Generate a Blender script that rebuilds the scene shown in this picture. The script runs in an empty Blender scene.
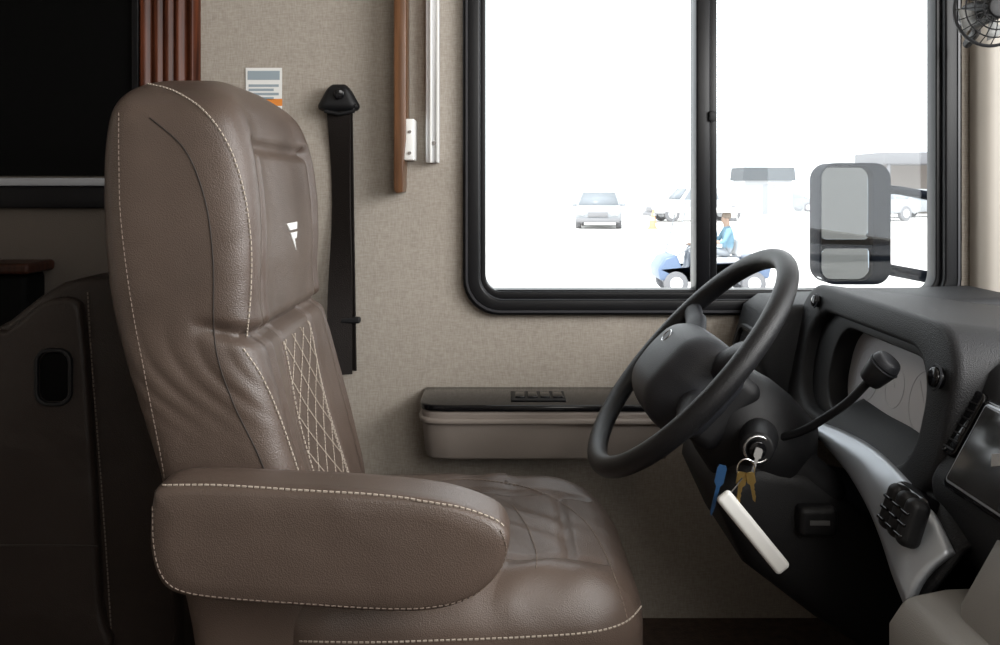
import bpy, bmesh, math, random
import numpy as np
from mathutils import Vector, Matrix
from mathutils.bvhtree import BVHTree
random.seed(3)
H=0.842; F=900.0; V0=185.0; GZ=H-2.0
S=bpy.context.scene
def P(u,v,d): return Vector(((u-500)/F*d, d, H-(v-V0)/F*d))
def R(x,y,z): return Vector((x,y,H+z))

# ---------------------------------------------------------------- materials
def mat(name,col,rough=0.5,metal=0.0,bump=0.0,bscale=80,var=0.0,vscale=6,coat=0.0,spec=None,bump2=0.0,b2scale=9,dist=.8):
    m=bpy.data.materials.new(name); m.use_nodes=True
    nt=m.node_tree; n=nt.nodes; l=nt.links; b=n['Principled BSDF']
    b.inputs['Base Color'].default_value=(*col,1); b.inputs['Roughness'].default_value=rough
    b.inputs['Metallic'].default_value=metal
    if coat: b.inputs['Coat Weight'].default_value=coat; b.inputs['Coat Roughness'].default_value=0.12
    if spec is not None: b.inputs['Specular IOR Level'].default_value=spec
    tc=n.new('ShaderNodeTexCoord')
    if var:
        nz=n.new('ShaderNodeTexNoise'); nz.inputs['Scale'].default_value=vscale; nz.inputs['Detail'].default_value=5
        l.new(tc.outputs['Object'],nz.inputs['Vector'])
        cr=n.new('ShaderNodeValToRGB'); cr.color_ramp.elements[0].position=.3; cr.color_ramp.elements[1].position=.7
        cr.color_ramp.elements[0].color=(*[c*(1-var) for c in col],1); cr.color_ramp.elements[1].color=(*[min(1,c*(1+var)) for c in col],1)
        l.new(nz.outputs['Fac'],cr.inputs['Fac']); l.new(cr.outputs['Color'],b.inputs['Base Color'])
    prev=None
    if bump:
        t=n.new('ShaderNodeTexVoronoi'); t.inputs['Scale'].default_value=bscale
        l.new(tc.outputs['Object'],t.inputs['Vector'])
        bp=n.new('ShaderNodeBump'); bp.inputs['Strength'].default_value=bump; bp.inputs['Distance'].default_value=.001
        l.new(t.outputs['Distance'],bp.inputs['Height']); l.new(bp.outputs['Normal'],b.inputs['Normal']); prev=bp
    if bump2:
        t=n.new('ShaderNodeTexNoise'); t.inputs['Scale'].default_value=b2scale; t.inputs['Detail'].default_value=2; t.inputs['Distortion'].default_value=dist
        l.new(tc.outputs['Object'],t.inputs['Vector'])
        bp=n.new('ShaderNodeBump'); bp.inputs['Strength'].default_value=bump2; bp.inputs['Distance'].default_value=.02
        l.new(t.outputs['Fac'],bp.inputs['Height'])
        if prev: l.new(prev.outputs['Normal'],bp.inputs['Normal'])
        l.new(bp.outputs['Normal'],b.inputs['Normal'])
    return m
def fabric(name,c1,c2):
    m=bpy.data.materials.new(name); m.use_nodes=True; nt=m.node_tree; n=nt.nodes; l=nt.links; b=n['Principled BSDF']
    b.inputs['Roughness'].default_value=.85; b.inputs['Specular IOR Level'].default_value=.2
    tc=n.new('ShaderNodeTexCoord'); out=[]
    for sc in ((75,75,560),(560,75,75)):
        mp=n.new('ShaderNodeMapping'); mp.inputs['Scale'].default_value=sc; l.new(tc.outputs['Object'],mp.inputs['Vector'])
        nz=n.new('ShaderNodeTexNoise'); nz.inputs['Scale'].default_value=1.0; nz.inputs['Detail'].default_value=2; l.new(mp.outputs['Vector'],nz.inputs['Vector']); out.append(nz)
    ad=n.new('ShaderNodeMath'); ad.operation='ADD'; l.new(out[0].outputs['Fac'],ad.inputs[0]); l.new(out[1].outputs['Fac'],ad.inputs[1])
    mu=n.new('ShaderNodeMath'); mu.operation='MULTIPLY'; mu.inputs[1].default_value=.5; l.new(ad.outputs[0],mu.inputs[0])
    cr=n.new('ShaderNodeValToRGB'); cr.color_ramp.elements[0].position=.36; cr.color_ramp.elements[1].position=.62
    cr.color_ramp.elements[0].color=(*c1,1); cr.color_ramp.elements[1].color=(*c2,1)
    l.new(mu.outputs[0],cr.inputs['Fac']); l.new(cr.outputs['Color'],b.inputs['Base Color'])
    bp=n.new('ShaderNodeBump'); bp.inputs['Strength'].default_value=.15; bp.inputs['Distance'].default_value=.001
    l.new(mu.outputs[0],bp.inputs['Height']); l.new(bp.outputs['Normal'],b.inputs['Normal'])
    return m
def wood(name,c1,c2,rough=.3,spec=.5):
    m=bpy.data.materials.new(name); m.use_nodes=True; nt=m.node_tree; n=nt.nodes; l=nt.links; b=n['Principled BSDF']
    b.inputs['Roughness'].default_value=rough; b.inputs['Specular IOR Level'].default_value=spec
    tc=n.new('ShaderNodeTexCoord'); mp=n.new('ShaderNodeMapping'); mp.inputs['Scale'].default_value=(60,60,4); l.new(tc.outputs['Object'],mp.inputs['Vector'])
    nz=n.new('ShaderNodeTexNoise'); nz.inputs['Scale'].default_value=1.5; nz.inputs['Detail'].default_value=6; l.new(mp.outputs['Vector'],nz.inputs['Vector'])
    cr=n.new('ShaderNodeValToRGB'); cr.color_ramp.elements[0].position=.35; cr.color_ramp.elements[1].position=.65
    cr.color_ramp.elements[0].color=(*c1,1); cr.color_ramp.elements[1].color=(*c2,1)
    l.new(nz.outputs['Fac'],cr.inputs['Fac']); l.new(cr.outputs['Color'],b.inputs['Base Color'])
    return m
M_wall=fabric('wall_fabric',(.310,.272,.232),(.410,.370,.322))
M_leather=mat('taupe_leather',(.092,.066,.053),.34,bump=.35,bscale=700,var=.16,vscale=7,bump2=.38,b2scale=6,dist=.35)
M_leather2=mat('dark_leather_shaded',(.022,.016,.0135),.42,bump=.3,bscale=600,var=.1,bump2=.2,spec=.3)  # dark leather, deepened to carry the slide-out room's shade
M_seam=mat('seam_dark',(.02,.014,.011),.7)
M_thread=mat('cream_thread',(.42,.36,.30),.8)
M_belt=mat('seatbelt_webbing',(.014,.011,.010),.7,bump=.5,bscale=500,spec=.2)
M_black=mat('black_plastic',(.007,.007,.008),.5,bump=.2,bscale=900,spec=.3)
M_dash=mat('dash_vinyl',(.012,.0125,.0145),.55,bump=.5,bscale=650,spec=.35)
M_gloss=mat('gloss_black',(.005,.005,.006),.10,spec=.35)
M_frame=mat('window_frame_black',(.004,.004,.005),.35,spec=.22)
M_grey=mat('grey_plastic',(.25,.215,.19),.5,bump=.2,bscale=900)
M_lgrey=mat('console_plastic',(.28,.27,.255),.5,bump=.3,bscale=900)
M_silver=mat('brushed_silver',(.46,.49,.53),.35,metal=.5)
M_alu=mat('aluminium',(.75,.76,.78),.35,metal=.3)
M_white=mat('white_plastic',(.8,.8,.78),.4)
M_wood=wood('brown_wood',(.085,.036,.014),(.15,.066,.028))
M_cherry=wood('cherry_wood',(.028,.007,.003),(.10,.026,.010),.35,.18)
M_carpet=mat('brown_carpet',(.06,.038,.028),.95,bump=1,bscale=300,var=.3,vscale=60)
M_ceil=mat('ceiling_vinyl',(.50,.46,.41),.8,var=.03)
M_dark=mat('dark_shade',(.002,.002,.002),.6,spec=.05)
M_pillar=mat('pillar_trim',(.42,.385,.34),.6,var=.04)
M_brass=mat('brass_key',(.6,.42,.15),.3,metal=1)
M_steel=mat('steel',(.55,.55,.56),.25,metal=1)
M_blue=mat('blue_plastic',(.008,.045,.12),.4)
M_orange=mat('orange_label',(.75,.25,.04),.6)
M_labelblue=mat('label_print',(.30,.36,.40),.6)
M_gauge=mat('gauge_glare',(.55,.55,.58),.25,coat=.8)  # pale tone stands for the bright reflection in the cluster lens
M_screen=mat('screen_glass',(.035,.035,.035),.15)

# ---------------------------------------------------------------- mesh helpers
def mk(name,verts,faces,m,smooth=True,ang=35):
    me=bpy.data.meshes.new(name); me.from_pydata([tuple(v) for v in verts],[],faces); me.update()
    bm=bmesh.new(); bm.from_mesh(me); bmesh.ops.recalc_face_normals(bm,faces=bm.faces); bm.to_mesh(me); bm.free()
    ob=bpy.data.objects.new(name,me); S.collection.objects.link(ob)
    if m: me.materials.append(m)
    if smooth:
        for p in me.polygons: p.use_smooth=True
        try: me.set_sharp_from_angle(angle=math.radians(ang))
        except Exception: pass
    return ob
def bev(ob,w,seg=3,ang=35):
    b=ob.modifiers.new('Bevel','BEVEL'); b.width=w; b.segments=seg; b.limit_method='ANGLE'; b.angle_limit=math.radians(ang)
    if 'sharp_edge' in ob.data.attributes: ob.data.attributes.remove(ob.data.attributes['sharp_edge'])
    return ob
def group(name,parts):
    e=bpy.data.objects.new(name,None); S.collection.objects.link(e); e.empty_display_size=.1
    for p in parts: p.parent=e
    return e
def rbox(name,c,h,r,m,deform=None,mid=4,cs=4,rot=None):
    h=Vector(h); r=min(r,.98*min(h)); ax=[]
    for k in range(3):
        L=h[k]-r; pos=[L+r*math.tan(math.radians(45*i/cs)) for i in range(cs+1)]
        ax.append([-p for p in reversed(pos)]+[(-L+2*L*i/(mid+1)) for i in range(1,mid+1)]+pos)
    N=len(ax[0]); vs=[];idx={}
    def vid(i,j,k):
        key=(i,j,k)
        if key not in idx:
            p=Vector((ax[0][i],ax[1][j],ax[2][k])); q=Vector([max(-(h[a]-r),min(h[a]-r,p[a])) for a in range(3)])
            d=p-q
            p=q+d.normalized()*r
            if deform: p=Vector(deform(p))
            if rot: p=rot@p
            idx[key]=len(vs); vs.append(p+Vector(c))
        return idx[key]
    fs=[]
    for i in range(N-1):
        for j in range(N-1):
            for s in (0,N-1):
                fs.append([vid(i,j,s),vid(i+1,j,s),vid(i+1,j+1,s),vid(i,j+1,s)])
                fs.append([vid(i,s,j),vid(i+1,s,j),vid(i+1,s,j+1),vid(i,s,j+1)])
                fs.append([vid(s,i,j),vid(s,i+1,j),vid(s,i+1,j+1),vid(s,i,j+1)])
    return mk(name,vs,fs,m,ang=80)
def catmull(pts,n=6,closed=True):
    pts=[Vector(p) for p in pts]; out=[]; N=len(pts)
    rng=range(N) if closed else range(N-1)
    for i in rng:
        if closed: p0,p1,p2,p3=pts[i-1],pts[i],pts[(i+1)%N],pts[(i+2)%N]
        else: p0,p1,p2,p3=pts[max(i-1,0)],pts[i],pts[i+1],pts[min(i+2,N-1)]
        for k in range(n):
            t=k/n; out.append(.5*((2*p1)+(p2-p0)*t+(2*p0-5*p1+4*p2-p3)*t*t+(-p0+3*p1-3*p2+p3)*t**3))
    if not closed: out.append(pts[-1])
    return out
def prism(name,pts,a0,a1,m,bw=0,seg=3,plane='xz',fn=None,layers=1):
    n=len(pts); vs=[]; fs=[]
    for L in range(layers+1):
        a=a0+(a1-a0)*L/layers
        for p in pts:
            v={'xz':Vector((p[0],a,p[1])),'yz':Vector((a,p[0],p[1])),'xy':Vector((p[0],p[1],a))}[plane]
            vs.append(fn(v) if fn else v)
    for L in range(layers):
        for i in range(n):
            j=(i+1)%n; fs.append([L*n+i,L*n+j,(L+1)*n+j,(L+1)*n+i])
    fs.append(list(range(n))); fs.append([layers*n+i for i in range(n)])
    o=mk(name,vs,fs,m)
    if bw: bev(o,bw,seg,40)
    return o
def box(name,lo,hi,m,bw=0,seg=2):
    pts=[(lo[0],lo[2]),(hi[0],lo[2]),(hi[0],hi[2]),(lo[0],hi[2])]
    return prism(name,pts,lo[1],hi[1],m,bw,seg)
def rrect(cx,cy,hw,hh,r,n=8):
    out=[]
    for sx,sy,a in ((1,1,0),(-1,1,90),(-1,-1,180),(1,-1,270)):
        for i in range(n+1):
            t=math.radians(a+90*i/n); out.append((cx+sx*(hw-r)+r*math.cos(t),cy+sy*(hh-r)+r*math.sin(t)))
    return out
def ring(name,outer,inner,a0,a1,m,plane='xz',bw=0,fn=None):
    n=len(outer); vs=[];fs=[]
    for a in (a0,a1):
        for lp in (outer,inner):
            for p in lp:
                v=Vector((p[0],a,p[1])) if plane=='xz' else Vector((a,p[0],p[1]))
                vs.append(fn(v) if fn else v)
    for i in range(n):
        j=(i+1)%n
        fs+= [[i,j,n+j,n+i],[2*n+i,2*n+j,3*n+j,3*n+i],[i,j,2*n+j,2*n+i],[n+i,n+j,3*n+j,3*n+i]]
    o=mk(name,vs,fs,m)
    if bw: bev(o,bw,3,40)
    return o
def tube(name,pts,r,m,closed=False,seg=10,flat=None):
    pts=[Vector(p) for p in pts]; N=len(pts); vs=[];fs=[]
    rr=r if isinstance(r,(list,tuple)) else [r]*N
    prevn=None
    for i,p in enumerate(pts):
        if closed: t=(pts[(i+1)%N]-pts[i-1])
        else: t=pts[min(i+1,N-1)]-pts[max(i-1,0)]
        t.normalize()
        if prevn is None:
            a=Vector((0,0,1)) if abs(t.z)<.9 else Vector((0,1,0))
            prevn=(a-t*a.dot(t)).normalized()
        else: prevn=(prevn-t*prevn.dot(t)).normalized()
        b=t.cross(prevn)
        for k in range(seg):
            an=2*math.pi*k/seg
            vs.append(p+prevn*rr[i]*math.cos(an)+b*rr[i]*math.sin(an)*(flat or 1))
    for i in range(N if closed else N-1):
        j=(i+1)%N
        for k in range(seg):
            l=(k+1)%seg; fs.append([i*seg+k,i*seg+l,j*seg+l,j*seg+k])
    if not closed:
        fs.append(list(range(seg))); fs.append([(N-1)*seg+k for k in range(seg)])
    return mk(name,vs,fs,m,ang=50)
def cyl(name,p0,p1,r0,r1,m,seg=28,bw=0):
    o=tube(name,[p0,p1],[r0,r1],m,seg=seg)
    if bw: bev(o,bw,2,50)
    return o
def xform(ob,M):
    ob.data.transform(M); ob.data.update(); return ob
def bvh(ob):
    bpy.context.view_layer.update(); return BVHTree.FromObject(ob,bpy.context.evaluated_depsgraph_get())
CAM=Vector((0,0,H))
def survey(tree,px,off=.0006,step=4):
    out=[]; c=catmull([(p[0],p[1],0) for p in px],10,False)
    for p in c:
        d=(P(p.x,p.y,1)-CAM).normalized(); loc,nr,_,_=tree.ray_cast(CAM,d)
        if loc is not None:
            if nr.dot(d)>0: nr=-nr
            out.append(loc+nr*off)
    return out
def resample(pts,sp):
    out=[pts[0]]; acc=0
    for a,b in zip(pts[:-1],pts[1:]):
        L=(b-a).length
        if L>.08 or L<1e-7: continue
        d=sp-acc
        while d<=L:
            out.append(a.lerp(b,d/L)); d+=sp
        acc=L-(d-sp)
    return out
def stitches(name,paths,m=None,sp=.0068,ln=.0046,w=.0008):
    vs=[];fs=[]
    for pts in paths:
        if len(pts)<2: continue
        rs=resample(pts,sp)
        for a,b in zip(rs[:-1],rs[1:]):
            t=b-a
            if t.length<1e-6 or t.length>sp*1.6: continue
            t.normalize(); s=t.cross(Vector((0.3,1,.2))).normalized(); q=t.cross(s).normalized(); e=a+t*ln
            k=len(vs)
            for c in (a,e):
                for x,y in ((-1,-1),(1,-1),(1,1),(-1,1)): vs.append(c+s*x*w+q*y*w)
            fs+=[[k,k+1,k+2,k+3],[k+4,k+5,k+6,k+7]]+[[k+i,k+(i+1)%4,k+4+(i+1)%4,k+4+i] for i in range(4)]
    return mk(name,vs,fs,m or M_thread,smooth=False)

# ================================================================= ROOM
DW=1.75
def wallrect(lo,hi): 
    x0,z0=lo;x1,z1=hi; y0,y1=DW,DW+.05
    v=[(x0,y0,z0),(x1,y0,z0),(x1,y0,z1),(x0,y0,z1),(x0,y1,z0),(x1,y1,z0),(x1,y1,z1),(x0,y1,z1)]
    f=[[0,1,2,3],[4,5,6,7],[0,1,5,4],[1,2,6,5],[2,3,7,6],[3,0,4,7]]
    return v,f
px=lambda u,d=DW:(u-500)/F*d
pz=lambda v,d=DW:H-(v-V0)/F*d
wx0,wx1,wz0,wz1=px(463),px(957),pz(314),pz(-75)
hx0,hx1,hz0,hz1=wx0+.028,wx1-.028,wz0+.026,wz1-.026
CZ=H+1.0; X0,X1=-2.0,1.4; Y0=-1.15
V=[];Fc=[]
for lo,hi in (((X0,-.02),(hx0,CZ)),((hx1,-.02),(X1,CZ)),((hx0,-.02),(hx1,hz0)),((hx0,hz1),(hx1,CZ))):
    v,f=wallrect(lo,hi); k=len(V); V+=v; Fc+=[[i+k for i in q] for q in f]
mk('wall_left',V,Fc,M_wall,smooth=False)
box('floor',(X0,Y0,-.05),(X1,DW,0),M_carpet)
box('ceiling',(X0,Y0,CZ),(X1,DW+.05,CZ+.05),M_ceil)
box('wall_back',(X0-.05,Y0,0),(X0,DW,CZ),M_ceil)
box('wall_right',(X0,Y0-.05,0),(X1,Y0,CZ),M_ceil)
box('wall_front',(X1,Y0,0),(X1+.05,DW,H-.2),M_ceil)
# window
wcx,wcz=(wx0+wx1)/2,(wz0+wz1)/2; whw,whh=(wx1-wx0)/2,(wz1-wz0)/2
parts=[ring('outer_frame',rrect(wcx,wcz,whw,whh,.07),rrect(wcx,wcz,whw-.034,whh-.031,.045),DW-.022,DW+.055,M_frame,bw=.005),
       ring('inner_sash',rrect(wcx,wcz,whw-.030,whh-.027,.045),rrect(wcx,wcz,whw-.044,whh-.044,.032),DW-.006,DW+.03,M_frame,bw=.003),
       box('mullion_post',(px(695),DW-.012,wz0+.02),(px(709),DW+.045,wz1-.02),M_frame,.003),
       box('sliding_sash_stile',(px(708.5),DW+.0,wz0+.02),(px(717),DW+.05,wz1-.02),M_frame,.002),
       box('sash_track',(wx0+.04,DW+.0,wz0+.040),(wx1-.04,DW+.04,wz0+.047),M_frame,.001)]
parts.append(box('sash_latch',(px(707),DW-.02,pz(122)),(px(714),DW-.008,pz(112)),M_black,.002))
parts.append(ring('trim_ring',rrect(wcx,wcz,whw-.006,whh-.006,.066),rrect(wcx,wcz,whw-.010,whh-.010,.062),DW-.0245,DW-.02,mat('trim_ring_grey',(.025,.025,.03),.4)))  # thin ring, slightly lighter grey than the frame
Mg=bpy.data.materials.new('window_glass'); Mg.use_nodes=True; nt=Mg.node_tree; nt.nodes.clear()
o_=nt.nodes.new('ShaderNodeOutputMaterial'); a_=nt.nodes.new('ShaderNodeBsdfTransparent'); g_=nt.nodes.new('ShaderNodeBsdfGlossy'); x_=nt.nodes.new('ShaderNodeMixShader')
g_.inputs['Roughness'].default_value=.02; x_.inputs[0].default_value=.05; a_.inputs[0].default_value=(.97,.98,.98,1)
nt.links.new(a_.outputs[0],x_.inputs[1]); nt.links.new(g_.outputs[0],x_.inputs[2]); nt.links.new(x_.outputs[0],o_.inputs[0])
parts.append(box('glass_pane',(hx0,DW+.026,hz0),(hx1,DW+.029,hz1),Mg))
group('window_1',parts)
pp=[(px(968),DW),(px(966),DW-.03),(px(975),DW-.055),(px(1040),DW-.07),(1.38,DW-.09),(1.38,DW)]
prism('trim_1',pp,.0,CZ,M_pillar,.01,3,'xy')
group('window_2',[
 box('shade',(px(-260),DW-.012,pz(176)),(px(141),DW-.002,CZ-.02),M_dark),
 box('frame_rail',(px(-260),DW-.03,pz(186)),(px(143),DW-.0,pz(178)),mat('rail_grey',(.30,.31,.33),.35,metal=.4),.002),
 box('lower_frame',(px(-260),DW-.022,pz(208)),(px(143),DW-.001,pz(186)),M_frame,.003),
 box('side_frame',(px(136),DW-.022,pz(178)),(px(143),DW-.001,CZ-.02),M_frame,.002)])
w=[];x0,x1=px(143),px(201); n=60
for i in range(n+1):
    t=i/n; y=DW-.03
    for c,wd,dp in ((.22,.06,.008),(.42,.05,.007),(.6,.05,.007),(.8,.08,.010)):
        y+=dp*math.exp(-((t-c)/wd)**2)
    if t<.06: y+=.012*(1-t/.06)
    if t>.94: y+=.012*((t-.94)/.06)
    w.append((x0+(x1-x0)*t,y))
w+=[(x1,DW-.001),(x0,DW-.001)]
prism('trim_2',w,0.,CZ,M_cherry,0,1,'xy')
box('trim_3',(X0+.01,DW-.006,.0),(px(143),DW-.0005,pz(208)),mat('slideout_panel',(.085,.07,.058),.85,bump=.4,bscale=400))
q=[(px(398),CZ),(px(398),pz(189)),(px(400),pz(193)),(px(406.5),pz(192)),(px(407.5),pz(160)),(px(409.5),pz(140)),(px(409.5),CZ)]
group('window_valance_board',[prism('board',q,DW-.07,DW,M_wood,.002),
  box('hinge_bracket',(px(407),DW-.06,pz(161)),(px(417),DW-.001,pz(121)),M_white,.002),
  cyl('screw_a',R(px(413),DW-.059,.10),R(px(413),DW-.063,.10),.003,.003,M_steel),
  cyl('screw_b',R(px(413),DW-.059,.06),R(px(413),DW-.063,.06),.003,.003,M_steel)])
group('blind_track',[box('rail',(px(427),DW-.03,pz(163)),(px(440),DW-.001,CZ),M_alu,.002),
  box('channel_lip',(px(431),DW-.036,pz(163)),(px(433),DW-.028,CZ),M_white,.0008),
  box('channel_lip_b',(px(437.5),DW-.036,pz(163)),(px(440),DW-.028,CZ),M_white,.0008),
  cyl('end_screw',R(px(435),DW-.03,.08),R(px(435),DW-.034,.08),.004,.004,M_steel)])
pt=[box('paper',(px(246),DW-.002,pz(118)),(px(282),DW-.0003,pz(68)),M_white)]
pt.append(box('print_top',(px(248),DW-.0026,pz(80)),(px(280),DW-.0018,pz(71)),M_labelblue))
for i in range(4): pt.append(box('line_%d'%i,(px(249),DW-.0026,pz(87+i*4.2)),(px(279-i%2*5),DW-.0018,pz(84.5+i*4.2)),M_labelblue))
pt.append(box('warning_band',(px(259),DW-.0026,pz(106)),(px(282.5),DW-.0018,pz(99)),M_orange))
pt.append(box('print_bottom',(px(262),DW-.0026,pz(115)),(px(280),DW-.0018,pz(109)),M_labelblue))
group('safety_label',pt)
# seat belt
def strap(name,cl,wid,m,th=.0016):
    vs=[];fs=[]
    for (p,tw) in cl:
        d=Vector((math.cos(tw),math.sin(tw)*-1,0)); nn=Vector((math.sin(tw),math.cos(tw),0))
        for s,q in ((-1,-1),(1,-1),(1,1),(-1,1)): vs.append(Vector(p)+d*s*wid/2+nn*q*th)
    for i in range(len(cl)-1):
        for k in range(4): fs.append([i*4+k,i*4+(k+1)%4,i*4+4+(k+1)%4,i*4+4+k])
    fs+= [[0,1,2,3],[len(vs)-4+k for k in range(4)]]
    return mk(name,vs,fs,m)
cl=[]
for i in range(41):
    t=i/40; u=338+4*t+2*math.sin(t*5); v=100+t*275
    cl.append((P(u,v,DW-.03+.012*math.sin(t*6)),.5*math.sin(t*4.5)+.1))
sb=[strap('webbing',cl,.047,M_belt)]
cl=[(P(345+4*i/10,110+i*26,DW-.018),.5) for i in range(11)]
sb.append(strap('webbing_return',cl,.035,M_belt))
sb.append(rbox('anchor_cover',P(339,98,DW-.025),(.032,.016,.026),.015,M_black,lambda p:(p.x*(1-.45*p.z/.026),p.y,p.z)))
sb.append(cyl('anchor_bolt',P(339,94,DW-.04),P(339,94,DW-.05),.011,.010,M_gloss,bw=.002))
sb.append(tube('guide_loop',[P(u,v,DW-.035) for u,v in ((323,106),(325,111),(339,114),(354,111),(356,106),(340,101))],.004,M_black,True))
sb.append(rbox('stop_button',P(349,320,DW-.035),(.022,.008,.006),.004,M_black))
group('seat_belt',sb)
# wall armrest ledge
lx0,lx1=-.146,.30
out=[(lx1,DW),(lx1,1.60),(lx0+.05,1.60),(lx0+.02,1.605),(lx0+.005,1.62),(lx0,1.65),(lx0,DW)]
lz=H-.392
def shr(v):
    k=(lz-v.z)/.10
    return Vector((v.x+ (.008*k if v.x<lx0+.06 else 0), v.y+(.015*k if v.y<DW-.01 else 0), v.z))
seatw=[prism('armrest_body',out,lz-.102,lz-.012,M_grey,.006,3,'xy',shr),
 prism('top_plate',[(a,b) for a,b in out],lz-.012,lz,M_gloss,.004,3,'xy'),
 prism('body_lip',[(a+(.001 if a>0 else -.002),b-.003 if b<1.7 else b) for a,b in out],lz-.034,lz-.024,M_grey,.003,2,'xy'),
 box('switch_pad',(.02,1.63,lz),(.12,1.70,lz+.003),M_black,.001)]
for i in range(4): seatw.append(box('rocker_switch_%d'%i,(.028+i*.023,1.645,lz+.002),(.046+i*.023,1.685,lz+.006),M_gloss,.0015))
group('armrest_ledge',seatw)
# fan
fc=P(990,10,1.5); fr=.060; fp=[]
for k,(rr,dy) in enumerate(((1,0),(.8,-.014),(.6,-.02),(.4,-.024),(.2,-.026))):
    fp.append(tube('cage_ring_%d'%k,[fc+Vector((rr*fr*math.cos(a),dy,rr*fr*math.sin(a))) for a in np.linspace(0,2*math.pi,40)[:-1]],.0013 if k else .003,M_black,True,6))
for k in range(20):
    a=k/20*2*math.pi; e=Vector((math.cos(a),0,math.sin(a)))
    fp.append(tube('cage_wire_%d'%k,[fc+e*fr*r+Vector((0,dy,0)) for r,dy in ((1,0),(.8,-.014),(.5,-.022),(.1,-.026))],.0009,M_black,seg=5))
M_bl=mat('fan_blade',(.25,.25,.24),.4)
for k in range(4):
    a=k*math.pi/2+.4; vs=[]
    for r,wd in ((.2,.2),(.5,.42),(.85,.45)):
        for s in (-1,1):
            aa=a+s*wd; vs.append(fc+Vector((fr*r*math.cos(aa),.012+s*.006,fr*r*math.sin(aa))))
    b=mk('blade_%d'%k,vs,[[0,1,3,2],[2,3,5,4]],M_bl); b.modifiers.new('s','SOLIDIFY').thickness=.002; fp.append(b)
fp.append(cyl('motor',fc+Vector((0,-.03,0)),fc+Vector((0,.06,0)),.018,.024,M_black,bw=.003))
fp.append(tube('bracket',[fc+Vector((0,.05,0)),fc+Vector((.03,.10,-.02)),fc+Vector((.05,.17,-.03))],.008,M_black))
group('cabin_fan',fp)

# ================================================================= DRIVER SEAT
YC=1.29
Z=[-.62,-.551,-.454,-.357,-.26,-.194,-.139,-.079,-.018,.042,.091,.148]
XB=[-.379,-.385,-.406,-.424,-.454,-.474,-.487,-.494,-.497,-.496,-.488,-.482]
XF=[-.20,-.205,-.213,-.235,-.262,-.282,-.290,-.286,-.287,-.296,-.314,-.336]
def sm(z,A): 
    return sum(np.interp(z+o,Z,A) for o in np.linspace(-.02,.02,7))/7
ZT=.143
def crease(x,z):
    # shallow relaxed wrinkles in the leather near seams
    return .0022*math.sin(95*x+38*z+3*math.sin(22*z))*math.exp(-((z+.23)/.05)**2)+.0012*math.sin(60*z-30*x)*math.exp(-((z+.06)/.09)**2)
def back_pt(z,a):
    xb,xf=sm(z,XB),sm(z,XF); cx=(xb+xf)/2; hx=(xf-xb)/2
    zz=max(0,(z-(ZT-.085))/.085); ky=(1-min(1,zz)**2.6)**(1/2.6); zz2=max(0,(z-(ZT-.06))/.06); kx=(1-min(1,zz2)**2.6)**(1/2.6)
    hy=.212*ky; hx=hx*kx
    c,s=math.cos(a),math.sin(a); n=2/5.6
    x=hx*math.copysign(abs(c)**n,c); y=hy*math.copysign(abs(s)**n,s)
    fr=max(0,min(1,(x/hx if hx>1e-6 else 0)))
    g=math.exp(-((z+.186-.02*(1-fr))/.0085)**2)
    fs_=max(0,min(1,((x/hx if hx>1e-6 else 0)-.10)/.4))
    dep=.017*g*fs_
    x-=dep*fr*1.0; y-=math.copysign(dep*.6*abs(s),s)
    wall=(abs(y)/.212)
    if x>0 and kx>.3:
        x-=.018*math.exp(-(wall/.72)**6)*fr*kx
        if z>-.18:
            x-=.017*math.exp(-((abs(y)-.155)/.008)**2)*fr*kx*min(1,max(0,(.062-z)/.01))
            x-=.013*math.exp(-((z-.050)/.008)**2)*fr*(1 if abs(y)<.155 else math.exp(-((abs(y)-.155)/.006)**2))
            if abs(y)<.15 and z<.045: x+=.010*fr*math.cos((z+.065)/.11*1.4)*math.cos(y/.15*1.5)
        else:
            x-=.009*math.exp(-((abs(y)-.088)/.005)**2)*fr
            x-=.012*math.exp(-((abs(y)-.165)/.006)**2)*fr
        x+=.006*fr*math.cos((z+.18)*20)*math.exp(-(wall/.7)**4)
    y*=1+.02*math.sin((z+.55)*6)*(1-abs(x)/max(hx,.01)*.5)
    y+=math.copysign(crease(x,z),s)*(abs(s)>.05)*kx
    return Vector((cx+x,YC+y,H+z))
rows=[-.62+(.62+ZT-.085)*i/130 for i in range(130)]+[ZT-.085+.085*math.sin(math.pi/2*i/26) for i in range(27)]
rows[-1]=ZT-.0002
NT=192; vs=[];fs=[]
tab=[]
for i in range(NT):
    t=i/NT*8; k=int(t)
    q=k//2; base=q*math.pi/2
    loc=(t-2*q)/2
    loc=.5-.5*math.copysign(abs(1-2*loc)**.75,1-2*loc)
    l2=loc**1.9/(loc**1.9+(1-loc)**1.9) if 0<loc<1 else loc
    tab.append(base+l2*math.pi/2)
for z in rows:
    for a in tab: vs.append(back_pt(z,a))
for r in range(len(rows)-1):
    for i in range(NT):
        j=(i+1)%NT; fs.append([r*NT+i,r*NT+j,(r+1)*NT+j,(r+1)*NT+i])
fs.append(list(range(NT))); fs.append([(len(rows)-1)*NT+i for i in range(NT)])
backrest=mk('backrest',vs,fs,M_leather,ang=80)
tb=bvh(backrest)
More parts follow.
